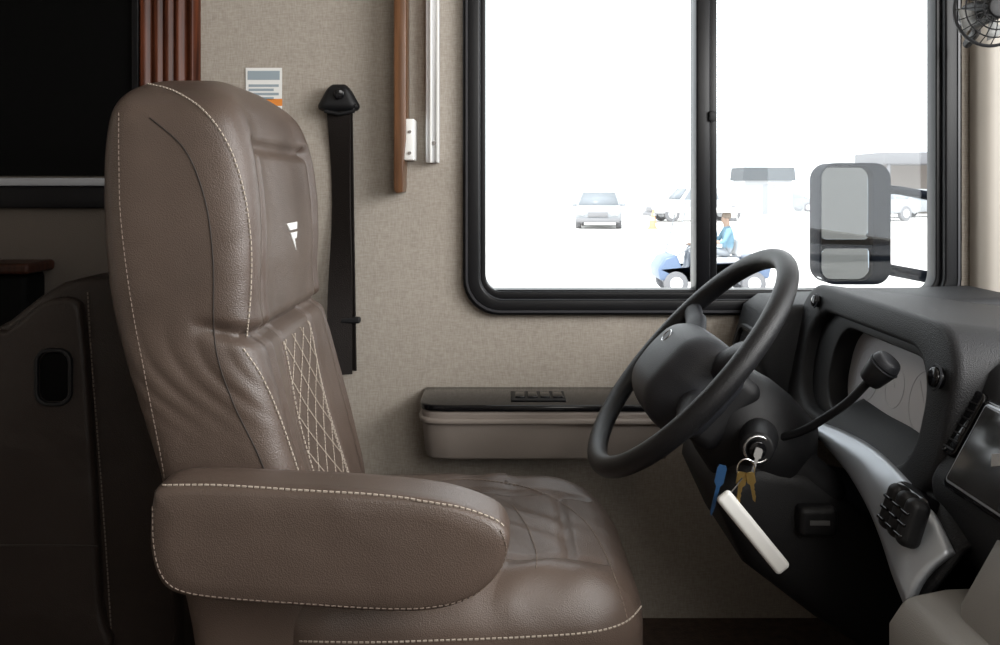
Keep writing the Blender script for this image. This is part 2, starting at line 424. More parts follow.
# cushion
def cdef(p):
    x,y,z=p
    if z>0:
        z+= .010*math.cos(x*6)*math.cos(y*5)
        z+= .014*math.exp(-((abs(y)-.175)/.035)**2)*(1 if x<.14 else math.exp(-((x-.14)/.05)**2))
        z-= .007*math.exp(-((abs(y)-.125)/.006)**2)*(x<.18)
        z-= .007*math.exp(-((x-.13)/.006)**2)*(abs(y)<.125)
        z-= 1.0*max(0,x-.10)**2
        z+= .0022*math.sin(70*x+30*y+4*math.sin(18*y))*math.exp(-((x-.05)/.09)**2)
    f=max(0,min(1,(x+.05)/.30)); k=1-.12*f*f
    y*=k
    x+= -.9*max(0,abs(y)-.09)**2*(1 if x>0.05 else 0)*2.0
    return (x,y,z)
cush=rbox('cushion',R(-.038,YC,-.583),(.225,.228,.092),.055,M_leather,cdef,mid=52,cs=7)
tcu=bvh(cush)
# armrest
AP=[(152,500),(160,487),(200,484),(280,487),(360,491),(440,500),(490,516),(508,532),(509,550),(498,576),(470,600),(430,611),(380,612),(300,607),(220,601),(180,594),(160,580),(150,545)]
ay=.975
pts=catmull([((u-500)/F*ay,pz(v,ay)) for u,v in AP],6)
czm=sum(p[1] for p in pts)/len(pts); cxm=sum(p[0] for p in pts)/len(pts)
vs=[];fs=[];n=len(pts)
prof=[(0,.58),(0.001,.85),(.004,.95),(.011,.99),(.022,1.0),(.040,1.0),(.058,1.0),(.069,.985),(.076,.94),(.079,.85),(.080,.58)]
for (yy,k) in prof:
    for p in pts:
        xc=max(min(p[0],cxm+.115),cxm-.13)
        vs.append(Vector((xc+(p[0]-xc)*k,ay-.008+yy,czm+(p[1]-czm)*k)))
for L in range(len(prof)-1):
    for i in range(n):
        j=(i+1)%n; fs.append([L*n+i,L*n+j,(L+1)*n+j,(L+1)*n+i])
fs.append(list(range(n))); fs.append([(len(prof)-1)*n+i for i in range(n)])
arm=mk('armrest',vs,fs,M_leather,ang=60); ta=bvh(arm)
sp=[backrest,cush,arm]
sp.append(cyl('armrest_pivot',Vector((-.33,ay+.05,H-.385)),Vector((-.33,1.12,H-.385)),.035,.035,M_black,bw=.003))
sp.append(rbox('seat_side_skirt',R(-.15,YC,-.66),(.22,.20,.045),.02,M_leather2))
sp.append(box('pedestal',(-.32,YC-.15,.05),(.06,YC+.15,H-.69),M_black,.02,3))
sp.append(box('swivel_plate',(-.36,YC-.19,0.001),(.10,YC+.19,.05),M_black,.01,2))
# stitching
st=[]
st.append(survey(tb,[(146,84),(175,92),(205,112),(228,145),(243,190),(250,240),(250,290),(246,341)],.0012))
st.append(survey(tb,[(243,349),(262,378),(280,420),(297,470),(302,484)],.0012))
fine=[survey(tb,[(119,113),(119,160),(121,220),(131,300),(146,380),(160,450),(166,484)],.0008)]
dark=[survey(tb,[(150,118),(185,150),(205,200),(213,260),(215,343),(232,400),(256,450),(270,484)],.0003)]
def front(y,z,off=.0012):
    loc,nr,_,_=tb.ray_cast(R(.3,YC+y,z),Vector((-1,0,0)))
    return loc+Vector((off,0,0))
for s in (-1,1):
    st.append([front(s*.094,-.21-.0095*i) for i in range(33)])
    st.append([front(s*.082,-.21-.0095*i) for i in range(33)])
dia=[]
for k in range(-3,8):
    for s in (-1,1):
        l=[]
        for i in range(41):
            y=-.08+.16*i/40; z=-.24-.048*k-s*.072*(i/40*2-1)
            if -.515<z<-.205: l.append(front(y,z,.0008))
        if len(l)>2: dia.append(l)
sp.append(stitches('diamond_quilting',dia,sp=.006,ln=.0044,w=.0006))
st.append(survey(ta,[(163,486),(220,486),(300,491),(380,496),(450,506),(492,519),(506,530)],.0012))
st.append(survey(tcu,[(300,641),(370,642),(440,640),(520,637),(590,632),(625,622),(641,606)],.001))
fine.append(survey(tcu,[(512,505),(526,525),(536,552),(536,570)],.001))
fine.append(survey(ta,[(500,530),(506,548),(497,574),(470,597),(430,607),(380,608),(300,603),(220,597),(180,590),(162,575),(154,545),(153,505)],.0008))
fine.append(survey(tcu,[(425,482),(480,480),(540,492),(583,520),(606,556),(622,600),(628,625)],.0008))
sp.append(stitches('topstitching',st))
sp.append(stitches('fine_topstitching',fine,mat('tan_thread',(.19,.148,.12),.8),w=.0005))
for i,d in enumerate(dark):
    if len(d)>2: sp.append(tube('seam_%d'%i,d,.0009,M_seam,seg=6))
def emb(pts2,nm):
    c=[]
    for a,b in pts2: c.append(front(a,b,.0015))
    return mk(nm,c+[p+Vector((-.002,0,0)) for p in c],[list(range(len(c)))]+[[i,(i+1)%len(c),len(c)+(i+1)%len(c),len(c)+i] for i in range(len(c))],M_white,smooth=False)
e0=0.020;ez=-.074
sp.append(emb([(e0-.050,ez+.020),(e0+.016,ez+.020),(e0+.008,ez+.010),(e0-.036,ez+.010)],'emblem_bar'))
sp.append(emb([(e0-.034,ez+.006),(e0+.010,ez+.006),(e0+.001,ez-.003),(e0-.012,ez-.003),(e0-.004,ez-.020)],'emblem_wedge'))
group('driver_seat',sp)

# ================================================================= SOFA (rear, in shadow)
d=1.46
op=[(-70,430),(-55,370),(-30,340),(5,322),(35,298),(60,283),(85,277),(112,276),(150,282),(170,300),(178,400),(182,820),(-70,820)]
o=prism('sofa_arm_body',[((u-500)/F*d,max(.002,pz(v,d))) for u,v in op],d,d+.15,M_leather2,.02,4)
ts=bvh(o)
sf=[o]
pan=catmull([(x,z) for x,z in [((u-500)/F*d,pz(v,d)) for u,v in ((-40,352),(10,330),(50,300),(80,300),(88,330),(96,440),(104,600),(106,650),(-40,650))]],4)
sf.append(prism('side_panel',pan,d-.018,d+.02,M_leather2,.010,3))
sf.append(ring('handle_bezel',rrect(px(54,d-.02),pz(377,d-.02),.030,.046,.022),rrect(px(54,d-.02),pz(377,d-.02),.024,.040,.017),d-.026,d-.01,M_black,bw=.002))
sf.append(prism('handle_paddle',rrect(px(54,d-.02),pz(377,d-.02),.023,.039,.017),d-.021,d-.01,M_dark,.003))
sf.append(stitches('sofa_stitching',[survey(ts,[(88,292),(92,360),(99,450),(107,560),(112,640)],.001)],mat('dark_thread',(.16,.13,.11),.8)))
sf.append(tube('sofa_seam',[P(-40,546,d-.019),P(40,545,d-.019),P(98,546,d-.019)],.0015,M_seam))
group('sofa',sf)
td=1.64
M_ct=wood('dark_cherry_top',(.015,.005,.003),(.04,.014,.008),.4,.2)
group('side_cabinet',[rbox('table_top',(px(-30,td),td+.045,pz(269,td)),(px(46,td)-px(-30,td)-.03,.052,.010),.007,M_ct),
     box('table_support',(px(-90,td),td+.01,.002),(px(22,td),td+.09,pz(275,td)),M_dark,.01)])

# ================================================================= STEERING WHEEL
WC=R(.272,1.30,-.251)
e1=Vector((.669,0,.743)); e2=Vector((0,1,0)); nn=Vector((-.743,0,.669))
MW=Matrix(((e1.x,e2.x,nn.x,WC.x),(e1.y,e2.y,nn.y,WC.y),(e1.z,e2.z,nn.z,WC.z),(0,0,0,1)))
M_rim=mat('rim_leather',(.008,.008,.009),.42,bump=.4,bscale=700,spec=.35)
M_hub=mat('hub_plastic',(.018,.019,.023),.5,bump=.3,bscale=800,spec=.35)
sw=[]
RW=.194
sw.append(xform(tube('rim',[Vector((RW*math.cos(a),RW*math.sin(a),0)) for a in np.linspace(0,2*math.pi,97)[:-1]],.0148,M_rim,True,16),MW))
def hubdef(p):
    x,y,z=p; k=1-.14*(1 if x<0 else .5)*abs(x)/.07
    f=1-.55*(x/.085)**2-.45*(y/.1)**2
    return (x,y*k,z+(.022*f if z>0 else 0))
sw.append(xform(rbox('hub_pad',(-.024,0,-.022),(.074,.102,.044),.042,M_hub,hubdef,mid=10,cs=7),MW))
sw.append(xform(rbox('hub_back',(-.022,0,-.068),(.060,.066,.03),.02,M_black,mid=4),MW))
for k,ad in enumerate((70,110,-70,-110)):
    a=math.radians(ad); A=Vector((math.cos(a),math.sin(a),0))
    pts=[A*.045+Vector((-.01,0,-.030)),A*.09+Vector((-.008,0,-.024)),A*.14+Vector((0,0,-.014)),A*.190]
    sw.append(xform(tube('spoke_%d'%k,catmull(pts,4,False),[.026]*5+[.022]*4+[.017]*4,M_hub,seg=12),MW@Matrix.Diagonal((1,1,.6,1))))
sw.append(xform(tube('emblem_ring',[Vector((.004+.010*math.cos(a),.012+.013*math.sin(a),.0425)) for a in np.linspace(0,2*math.pi,25)[:-1]],.0013,M_steel,True,6),MW))
sw.append(xform(cyl('emblem_disc',(.004,.012,.036),(.004,.012,.0432),.009,.009,M_black),MW))
sw.append(xform(tube('pad_seam',[Vector((-.060+.004*math.cos(t*3),-.06+.12*t,.0345-.010*(2*t-1)**2)) for t in np.linspace(0,1,15)],.0012,M_gloss,seg=6),MW))
sw.append(xform(rbox('cruise_switches',(-.070,0,.012),(.010,.045,.008),.005,M_black),MW))
group('steering_wheel',sw)
# column
sc=[]
sc.append(xform(tube('upper_shroud',[(-.012,0,-.055),(-.013,0,-.07),(-.016,0,-.10),(-.02,0,-.14),(-.024,0,-.19),(-.026,0,-.215)],[.050,.064,.074,.080,.078,.055],M_black,seg=36),MW))
sc.append(xform(rbox('shroud_body',(-.035,0,-.20),(.055,.075,.08),.03,M_black),MW))
kn=[P(800,432,1.21),P(825,418,1.18),P(848,402,1.15),P(866,384,1.13),P(878,372,1.12)]
st0=[P(770,440,1.24)]+kn
sc.append(tube('lever_arm',catmull(st0,4,False),.0055,M_black))
ld=(kn[-1]-kn[-2]).normalized()
sc.append(cyl('lever_knob',kn[-1]-ld*.018,kn[-1]+ld*.012,.014,.019,M_black,bw=.004))
sc.append(cyl('lever_cap',kn[-1]+ld*.012,kn[-1]+ld*.024,.019,.015,M_hub,bw=.003))
sc.append(tube('lever_collar',[kn[-1]+ld*.011+(Matrix.Rotation(a,3,ld)@(ld.cross(Vector((0,1,0))).normalized()*.0185)) for a in np.linspace(0,2*math.pi,25)[:-1]],.0011,M_hub,True,6))
ig=P(757,449,1.17)
sc.append(cyl('ignition_bezel',ig+Vector((.02,.06,-.0)),ig,.026,.022,M_black,bw=.003))
sc.append(tube('ignition_ring',[ig+Vector((.017*math.cos(a),-.002,.017*math.sin(a))) for a in np.linspace(0,2*math.pi,25)[:-1]],.0020,M_steel,True,8))
sc.append(cyl('ignition_core',ig+Vector((0,.004,0)),ig+Vector((0,-.006,0)),.012,.011,M_gloss,bw=.001))
group('steering_column',sc)
# keys
ks=[]
def keyshape(nm,top,bot,w,m,th=.0012):
    t=(bot-top); L=t.length; t.normalize(); s=t.cross(Vector((0,1,0))).normalized()
    o=[(-.5,0),(-.35,-.06),(.35,-.06),(.5,0),(.5,.30),(.22,.38),(.22,.5),(.14,.55),(.22,.62),(.16,.7),(.2,.8),(0,1),(-.2,.92),(-.2,.38),(-.5,.30)]
    c=[top+s*a*w+t*b*L for a,b in o]; n=len(c)
    return mk(nm,[p+Vector((0,-th,0)) for p in c]+[p+Vector((0,th,0)) for p in c],[list(range(n)),[n+i for i in range(n)]]+[[i,(i+1)%n,n+(i+1)%n,n+i] for i in range(n)],m,smooth=False)
M_steel2=mat('worn_steel',(.16,.155,.15),.6,metal=.6)
ks.append(keyshape('ignition_key',ig+Vector((0,-.009,.002)),P(752,474,1.15),.010,M_steel2))
ks.append(tube('split_ring',[P(746+9*math.cos(a),470+11*math.sin(a),1.148) for a in np.linspace(0,2*math.pi,25)[:-1]],.0010,M_steel,True,6))
ks.append(keyshape('brass_key_a',P(742,474,1.145),P(737,508,1.145),.012,M_brass))
ks.append(keyshape('brass_key_b',P(750,474,1.142),P(755,502,1.142),.011,M_brass))
ks.append(keyshape('blue_key',P(722,468,1.15),P(711,516,1.15),.012,M_blue))
tdir=(P(782,568,1.13)-P(724,497,1.13)); 
L=tdir.length; ang=math.atan2(-tdir.z,tdir.x)
ks.append(rbox('white_key_tag',P(753,532,1.13),(L/2+.004,.006,.0105),.0055,M_white,rot=Matrix.Rotation(ang,3,'Y')))
ks.append(tube('tag_link',[P(742,478,1.143),P(735,488,1.14),P(726,498,1.127)],.001,M_steel,seg=6))
group('key_ring',ks)

# ================================================================= DASHBOARD
dp=[]
def shear(v):
    z=v.z-H; return Vector((v.x+.20*(z+.37),v.y,v.z-.14*max(0,v.x-.53)))
oc=(1.285,H-.268)
outer=rrect(oc[0],oc[1],.270,.105,.075,10); inner=rrect(1.285,H-.278,.205,.075,.066,10)
dp.append(ring('binnacle_hood',outer,inner,.485,.80,M_dash,'yz',bw=.012,fn=shear))
dp.append(ring('binnacle_inner_bezel',rrect(1.285,H-.278,.208,.078,.066,10),rrect(1.262,H-.283,.158,.064,.055,10),.505,.538,M_black,'yz',bw=.004,fn=shear))
dp.append(prism('gauge_panel',rrect(1.262,H-.283,.168,.068,.055,10),.536,.56,M_gauge,.0,1,'yz',shear))
M_dial=mat('dial_line',(.36,.36,.38),.3)
for k,(yy,rr) in enumerate(((1.355,.040),(1.262,.028),(1.175,.040))):
    c=shear(Vector((.5362,yy,H-.283)))
    dp.append(tube('gauge_ring_%d'%k,[c+Vector((.2*rr*math.sin(a),rr*math.cos(a),rr*math.sin(a))) for a in np.linspace(0,2*math.pi,33)[:-1]],.0007,M_dial,True,6))
    dp.append(tube('gauge_needle_%d'%k,[c,c+Vector((.2*rr*.6,rr*.5,rr*.6))],.0007,M_dial,seg=6))
bodyp=[(.66,-.235),(.70,-.215),(.9,-.215),(1.33,-.21),(1.33,-.80),(.75,-.80),(.68,-.60),(.62,-.40)]
dp.append(prism('dash_body',[(x,H+z) for x,z in bodyp],1.0,1.725,M_dash,.012,3))
dp.append(prism('binnacle_back_panel',rrect(1.285,H-.268,.26,.10,.07,10),.60,.62,M_black,0,1,'yz',shear))
far=[(.44,-.30),(.462,-.225),(.49,-.205),(.9,-.19),(1.0,-.4),(.52,-.44),(.47,-.40)]
dp.append(prism('outboard_pod',[(x,H+z) for x,z in far],1.53,1.722,M_dash,.016,4))
dp.append(ring('outboard_vent',rrect(1.625,H-.29,.05,.035,.02),rrect(1.625,H-.29,.043,.028,.016),.432,.47,M_black,'yz',bw=.002,fn=lambda v:Vector((v.x+.28*(v.z-H+.30),v.y,v.z))))
for k in range(5): dp.append(box('vent_slat_%d'%k,(.446,1.58,H-.315+.012*k),(.47,1.67,H-.312+.012*k),M_black))
near=[(.488,-.335),(.555,-.212),(.58,-.192),(.62,-.188),(1.3,-.20),(1.3,-.80),(.66,-.80),(.54,-.45),(.505,-.40)]
dp.append(prism('inboard_body',[(x,H+z) for x,z in near],.55,1.03,M_dash,.012,4))
fdir=Vector((.067,0,.123)).normalized(); fn_=Vector((-fdir.z,0,fdir.x))
def onface(y,s,out=0): return R(.488,y,-.335)+fdir*s+fn_*out
def facebox(nm,y0,y1,s0,s1,t0,t1,m,bw=.002,r=None):
    c=rrect((y0+y1)/2,(s0+s1)/2,(y1-y0)/2,(s1-s0)/2,r or .004,5)
    return prism(nm,c,t0,t1,m,bw,2,'xy',fn=lambda v:onface(v.x,v.y,v.z))
dp.append(facebox('slot_vent_bezel',.995,1.025,.035,.115,-.003,.006,M_gloss,.002,.01))
for k in range(7): dp.append(facebox('slot_vent_fin_%d'%k,.999,1.021,.042+.0095*k,.044+.0095*k,.005,.0072,M_dash,.0003,.0008))
dp.append(facebox('monitor_bezel',.80,.985,.004,.112,-.003,.010,M_gloss,.004,.008))
dp.append(facebox('monitor_trim',.806,.979,.010,.106,.008,.0112,M_silver,.001,.006))
dp.append(facebox('monitor_screen',.809,.976,.0125,.1035,.008,.0125,M_screen,.001,.004))
mi=[(0.0,0.0),(.02,.005),(.028,-.004),(.010,-.010)]
dp.append(prism('monitor_icon',[(.925-a*.9,.06+b*1.2) for a,b in mi],.0122,.0130,M_lgrey,0,1,'xy',fn=lambda v:onface(v.x,v.y,v.z)))
def knob(nm,c,nrm,r,m):
    return [cyl(nm,c-nrm*.012,c+nrm*.008,r,r*.9,m,bw=.002),tube(nm+'_ring',[c+nrm*.004+ (Matrix.Rotation(a,3,nrm)@Vector((0,r*1.12,0))) for a in np.linspace(0,2*math.pi,25)[:-1]],.0014,M_hub,True,6)]
nx=Vector((-1,0,.2)).normalized()
dp+=knob('headlight_knob',shear(Vector((.482,1.47,H-.190))),nx,.010,M_gloss)
dp+=knob('dimmer_knob',shear(Vector((.482,1.050,H-.225))),nx,.013,M_gloss)
# silver trim strip
up=[(818,421,1.34),(850,433,1.26),(880,450,1.17),(912,480,1.08),(937,512,1.00),(959,552,.955)]
lo=[(828,446,1.29),(850,472,1.21),(870,505,1.13),(885,540,1.07),(897,576,1.01),(910,608,.965)]
U=catmull([P(*a) for a in up],5,False); Lw=catmull([P(*a) for a in lo],5,False)
vs=[];fs=[];W=9
off=Vector((-.006,-.0,.002))
for a,b in zip(U,Lw):
    for k in range(W):
        t=k/(W-1); vs.append(a.lerp(b,t)+off+Vector((-.008,0,.004))*math.sin(math.pi*t))
for i in range(len(U)-1):
    for k in range(W-1): fs.append([i*W+k,i*W+k+1,(i+1)*W+k+1,(i+1)*W+k])
ss=mk('silver_trim',vs,fs,M_silver); ss.modifiers.new('s','SOLIDIFY').thickness=.010; dp.append(ss)
vs=[];fs=[]
for a,b in zip(U,Lw):
    vs+= [a+Vector((.12,.02,.05)),a+Vector((.004,0,.003)),b+Vector((.004,0,-.001)),b+Vector((.04,.03,-.03)),b+Vector((.12,.06,-.14)),b+Vector((.16,.06,-.38))]
for i in range(len(U)-1):
    for k in range(5): fs.append([i*6+k,i*6+k+1,(i+1)*6+k+1,(i+1)*6+k])
lp=mk('lower_dash_panel',vs,fs,M_dash,ang=60); lp.modifiers.new('s','SOLIDIFY').thickness=.008; dp.append(lp)
# rocker switches
dp.append(rbox('switch_housing',P(912,517,1.04),(.016,.038,.032),.012,M_gloss,rot=Matrix.Rotation(math.radians(18),3,'Y')))
for k in range(3):
    c=P(902+9*k,509+8*k,1.04-.026*k)+Vector((-.008,0,.002))
    dp.append(rbox('rocker_switch_%d'%k,c,(.013,.0105,.027),.0095,M_black,rot=Matrix.Rotation(math.radians(18),3,'Y')))
    for j in range(3): dp.append(rbox('rocker_rib_%d_%d'%(k,j),c+Vector((-.0125+.004*(j-1),0,-.012+.012*j)),(.002,.008,.0018),.0012,M_gloss))
kb=[(.345,-.375),(.300,-.405),(.298,-.44),(.335,-.52),(.44,-.60),(.56,-.675),(.60,-.80),(.72,-.80),(.72,-.50),(.50,-.45),(.42,-.385)]
dp.append(prism('knee_bolster',[(x,H+z) for x,z in kb],1.22,1.50,M_black,.03,5))
dp.append(rbox('trailer_brake_box',(.425,1.21,H-.450),(.026,.014,.020),.008,M_black))
dp.append(box('info_label',(.412,1.1945,H-.452),(.438,1.1965,H-.446),mat('label_dim',(.09,.09,.09),.6)))
cp=[(.408,-.840),(.408,-.46),(.425,-.432),(.47,-.424),(.9,-.41),(.9,-.840)]
dp.append(prism('console_body',[(x,H+z) for x,z in cp],.45,.955,M_lgrey,.015,4))
cp2=[(.450,-.840),(.455,-.415),(.50,-.335),(.53,-.315),(.9,-.31),(.9,-.840)]
dp.append(prism('console_riser',[(x,H+z) for x,z in cp2],.40,.90,M_lgrey,.015,4))
dp+=[rbox('brake_pedal',(.62,1.33,.20),(.008,.05,.035),.006,M_black,rot=Matrix.Rotation(.5,3,'Y')),tube('brake_arm',[(.63,1.33,.20),(.72,1.33,.35)],.008,M_steel),
    rbox('accelerator_pedal',(.60,1.20,.12),(.008,.03,.08),.006,M_black,rot=Matrix.Rotation(.6,3,'Y')),tube('accelerator_arm',[(.61,1.20,.12),(.74,1.20,.25)],.008,M_steel)]
group('dashboard',dp)

# ================================================================= EXTERIOR
M_ground=mat('sunlit_concrete',(.72,.70,.67),.9,var=.06,vscale=.5)
box('parking_lot_ground',(-150,DW+.3,GZ-.1),(200,300,GZ),M_ground)
M_car=mat('silver_paint',(.30,.315,.335),.35); M_carw=mat('white_paint',(.46,.47,.49),.35); M_tyre=mat('tyre',(.17,.17,.18),.8); M_cglass=mat('car_glass',(.21,.23,.25),.3,spec=.2)  # exterior colours lightened to imitate the washed-out haze outdoors
M_bluep=mat('blue_paint',(.12,.17,.27),.35); M_grill=mat('grille_dark',(.20,.20,.21),.6)  # same haze lift in these base colours
def wheel(nm,c,r,w,axis,m=None):
    a=Vector(axis).normalized(); c=Vector(c)
    t=cyl(nm,c-a*w/2,c+a*w/2,r,r,M_tyre,24,.02); h=cyl(nm+'_hubcap',c-a*(w/2+.01),c+a*(w/2+.01),r*.55,r*.55,M_alu,16)
    return [t,h]
def vehicle(name,pos,rot,paint,prof,green,W,L,wx,pickup=False,wr=.34):
    ps=[]
    low=prism('body_shell',prof,-W/2,W/2,paint,.08,3,layers=1)
    def tap(v): 
        k=1-.16*max(0,(v.z-1.0)/.7); return Vector((v.x,v.y*k,v.z))
    cab=prism('cabin',green,-W/2+.03,W/2-.03,paint,.06,3,fn=tap)
    ps+=[low,cab]
    xs=[p[0] for p in green]; zs=[p[1] for p in green]; xc=sum(xs)/len(xs)
    g2=[(xc+(x-xc)*.88,1.02 if z<1.1 else z-.10) for x,z in green]
    ps.append(prism('side_windows',g2,-W/2+.01,W/2-.01,M_cglass,.02,2,fn=tap))
    fr=sorted(green,key=lambda p:p[0]); a=fr[0]; b=min([p for p in green if p[1]>max(zs)-.12],key=lambda p:p[0])
    ws=[]
    for (x,z),k in ((a,.9),(b,.72)):
        xx=x+(b[0]-a[0])*(.1 if z<1.3 else -.1)-.04; zz=z+(b[1]-a[1])*(.1 if z<1.3 else -.1)+.03
        ws+= [(xx,-W/2*k,zz),(xx,W/2*k,zz)]
    o=mk('windscreen',ws,[[0,1,3,2]],M_cglass); o.modifiers.new('s','SOLIDIFY').thickness=.03; ps.append(o)
    fx0=min(p[0] for p in prof)
    ps.append(box('grille',(fx0-.02,-W*.22,.55),(fx0+.1,W*.22,.78),M_grill,.02))
    ps.append(box('bumper',(fx0-.08,-W*.48,.30),(fx0+.15,W*.48,.50),M_grill,.05))
    for s in (-1,1):
        ps.append(rbox('headlamp_%s'%('l' if s<0 else 'r'),(fx0+.03,s*W*.37,.72),(.07,.17,.09),.06,M_white))
        ps.append(rbox('door_mirror_%s'%('l' if s<0 else 'r'),(a[0]+.35,s*(W/2+.10),1.08),(.06,.11,.08),.05,paint))
        for x in wx: ps+=wheel('wheel_%s_%d'%('l' if s<0 else 'r',int(x*10)),(x,s*(W/2-.10),wr),wr,.24,(0,1,0))
    MM=Matrix.Translation(pos)@Matrix.Rotation(rot,4,'Z')
    for p in ps: xform(p,MM)
    return group(name,ps)
van=[(-2.3,.35),(-2.35,.75),(-2.2,.95),(-1.5,1.08),(2.2,1.08),(2.35,.9),(2.35,.35)]
vang=[(-1.5,1.0),(-.55,1.68),(.2,1.76),(1.9,1.70),(2.25,1.0)]
sed=[(-2.3,.35),(-2.35,.65),(-2.2,.85),(-1.3,.98),(1.5,1.0),(2.3,.95),(2.35,.35)]
sedg=[(-1.25,.95),(-.45,1.42),(.6,1.44),(1.6,.98)]
vehicle('car',(4.75,43.0,GZ),math.radians(82),M_car,van,vang,2.05,4.7,(-1.45,1.45))
pk=[(-2.7,.45),(-2.75,.95),(-2.6,1.12),(-1.3,1.2),(2.7,1.2),(2.75,.45)]
pkg=[(-1.35,1.15),(-.75,1.85),(.9,1.88),(1.15,1.15)]
vehicle('pickup_truck',(10.9,50,GZ),math.radians(10),M_carw,pk,pkg,1.95,5.5,(-1.75,1.75),wr=.42)
vehicle('pickup_truck.001',(20.5,50,GZ),math.radians(25),M_car,pk,pkg,1.95,5.5,(-1.75,1.75),wr=.42)
vehicle('car.001',(25.5,56,GZ),math.radians(30),M_car,van,vang,1.85,4.7,(-1.45,1.45))
vehicle('car.002',(14.3,66,GZ),math.radians(0),M_carw,sed,sedg,1.85,4.7,(-1.45,1.45))
vehicle('car.003',(21.5,68,GZ),math.radians(5),M_car,sed,sedg,1.85,4.7,(-1.45,1.45))
# golf cart facing -x
GS=.86
gx,gy=3.90,16.8
gp=[]
bp_=[(-1.15,.30),(-1.20,.55),(-1.05,.78),(-.80,.86),(-.70,.60),(-.55,.34),(-.10,.34),(.0,.62),(.55,.66),(.65,.80),(1.1,.80),(1.2,.60),(1.15,.34)]
gp.append(prism('body',bp_,-.55,.55,M_bluep,.05,3))
gp.append(rbox('seat_bench',(.28,0,.72),(.26,.52,.07),.05,M_carw)); gp.append(rbox('seat_back',(.56,0,.98),(.06,.5,.18),.05,M_carw,rot=Matrix.Rotation(.15,3,'Y')))
for s in (-1,1):
    gp.append(tube('roof_post_front_%d'%s,[(-.85,s*.5,.84),(-.62,s*.5,1.75)],.015,M_car))
    gp.append(tube('roof_post_rear_%d'%s,[(.85,s*.5,.8),(.72,s*.5,1.75)],.012,M_white))
    for x in (-.82,.82): gp+=wheel('wheel_%d_%d'%(s,int(x*10)),(x,s*.5,.25),.25,.2,(0,1,0))
gp.append(rbox('roof',(.05,0,1.78),(.95,.6,.04),.035,M_white))
gp.append(tube('steering_post',[(-.75,-.25,.8),(-.42,-.25,1.02)],.018,M_car))
gp.append(tube('steering_ring',[(-.40+.07*math.cos(a),-.25+.16*math.sin(a),1.03+.14*math.cos(a)) for a in np.linspace(0,2*math.pi,21)[:-1]],.012,M_car,True,6))
GM=Matrix.Translation((gx,gy,GZ))@Matrix.Scale(GS,4)
for p in gp: xform(p,GM)
group('golf_cart',gp)
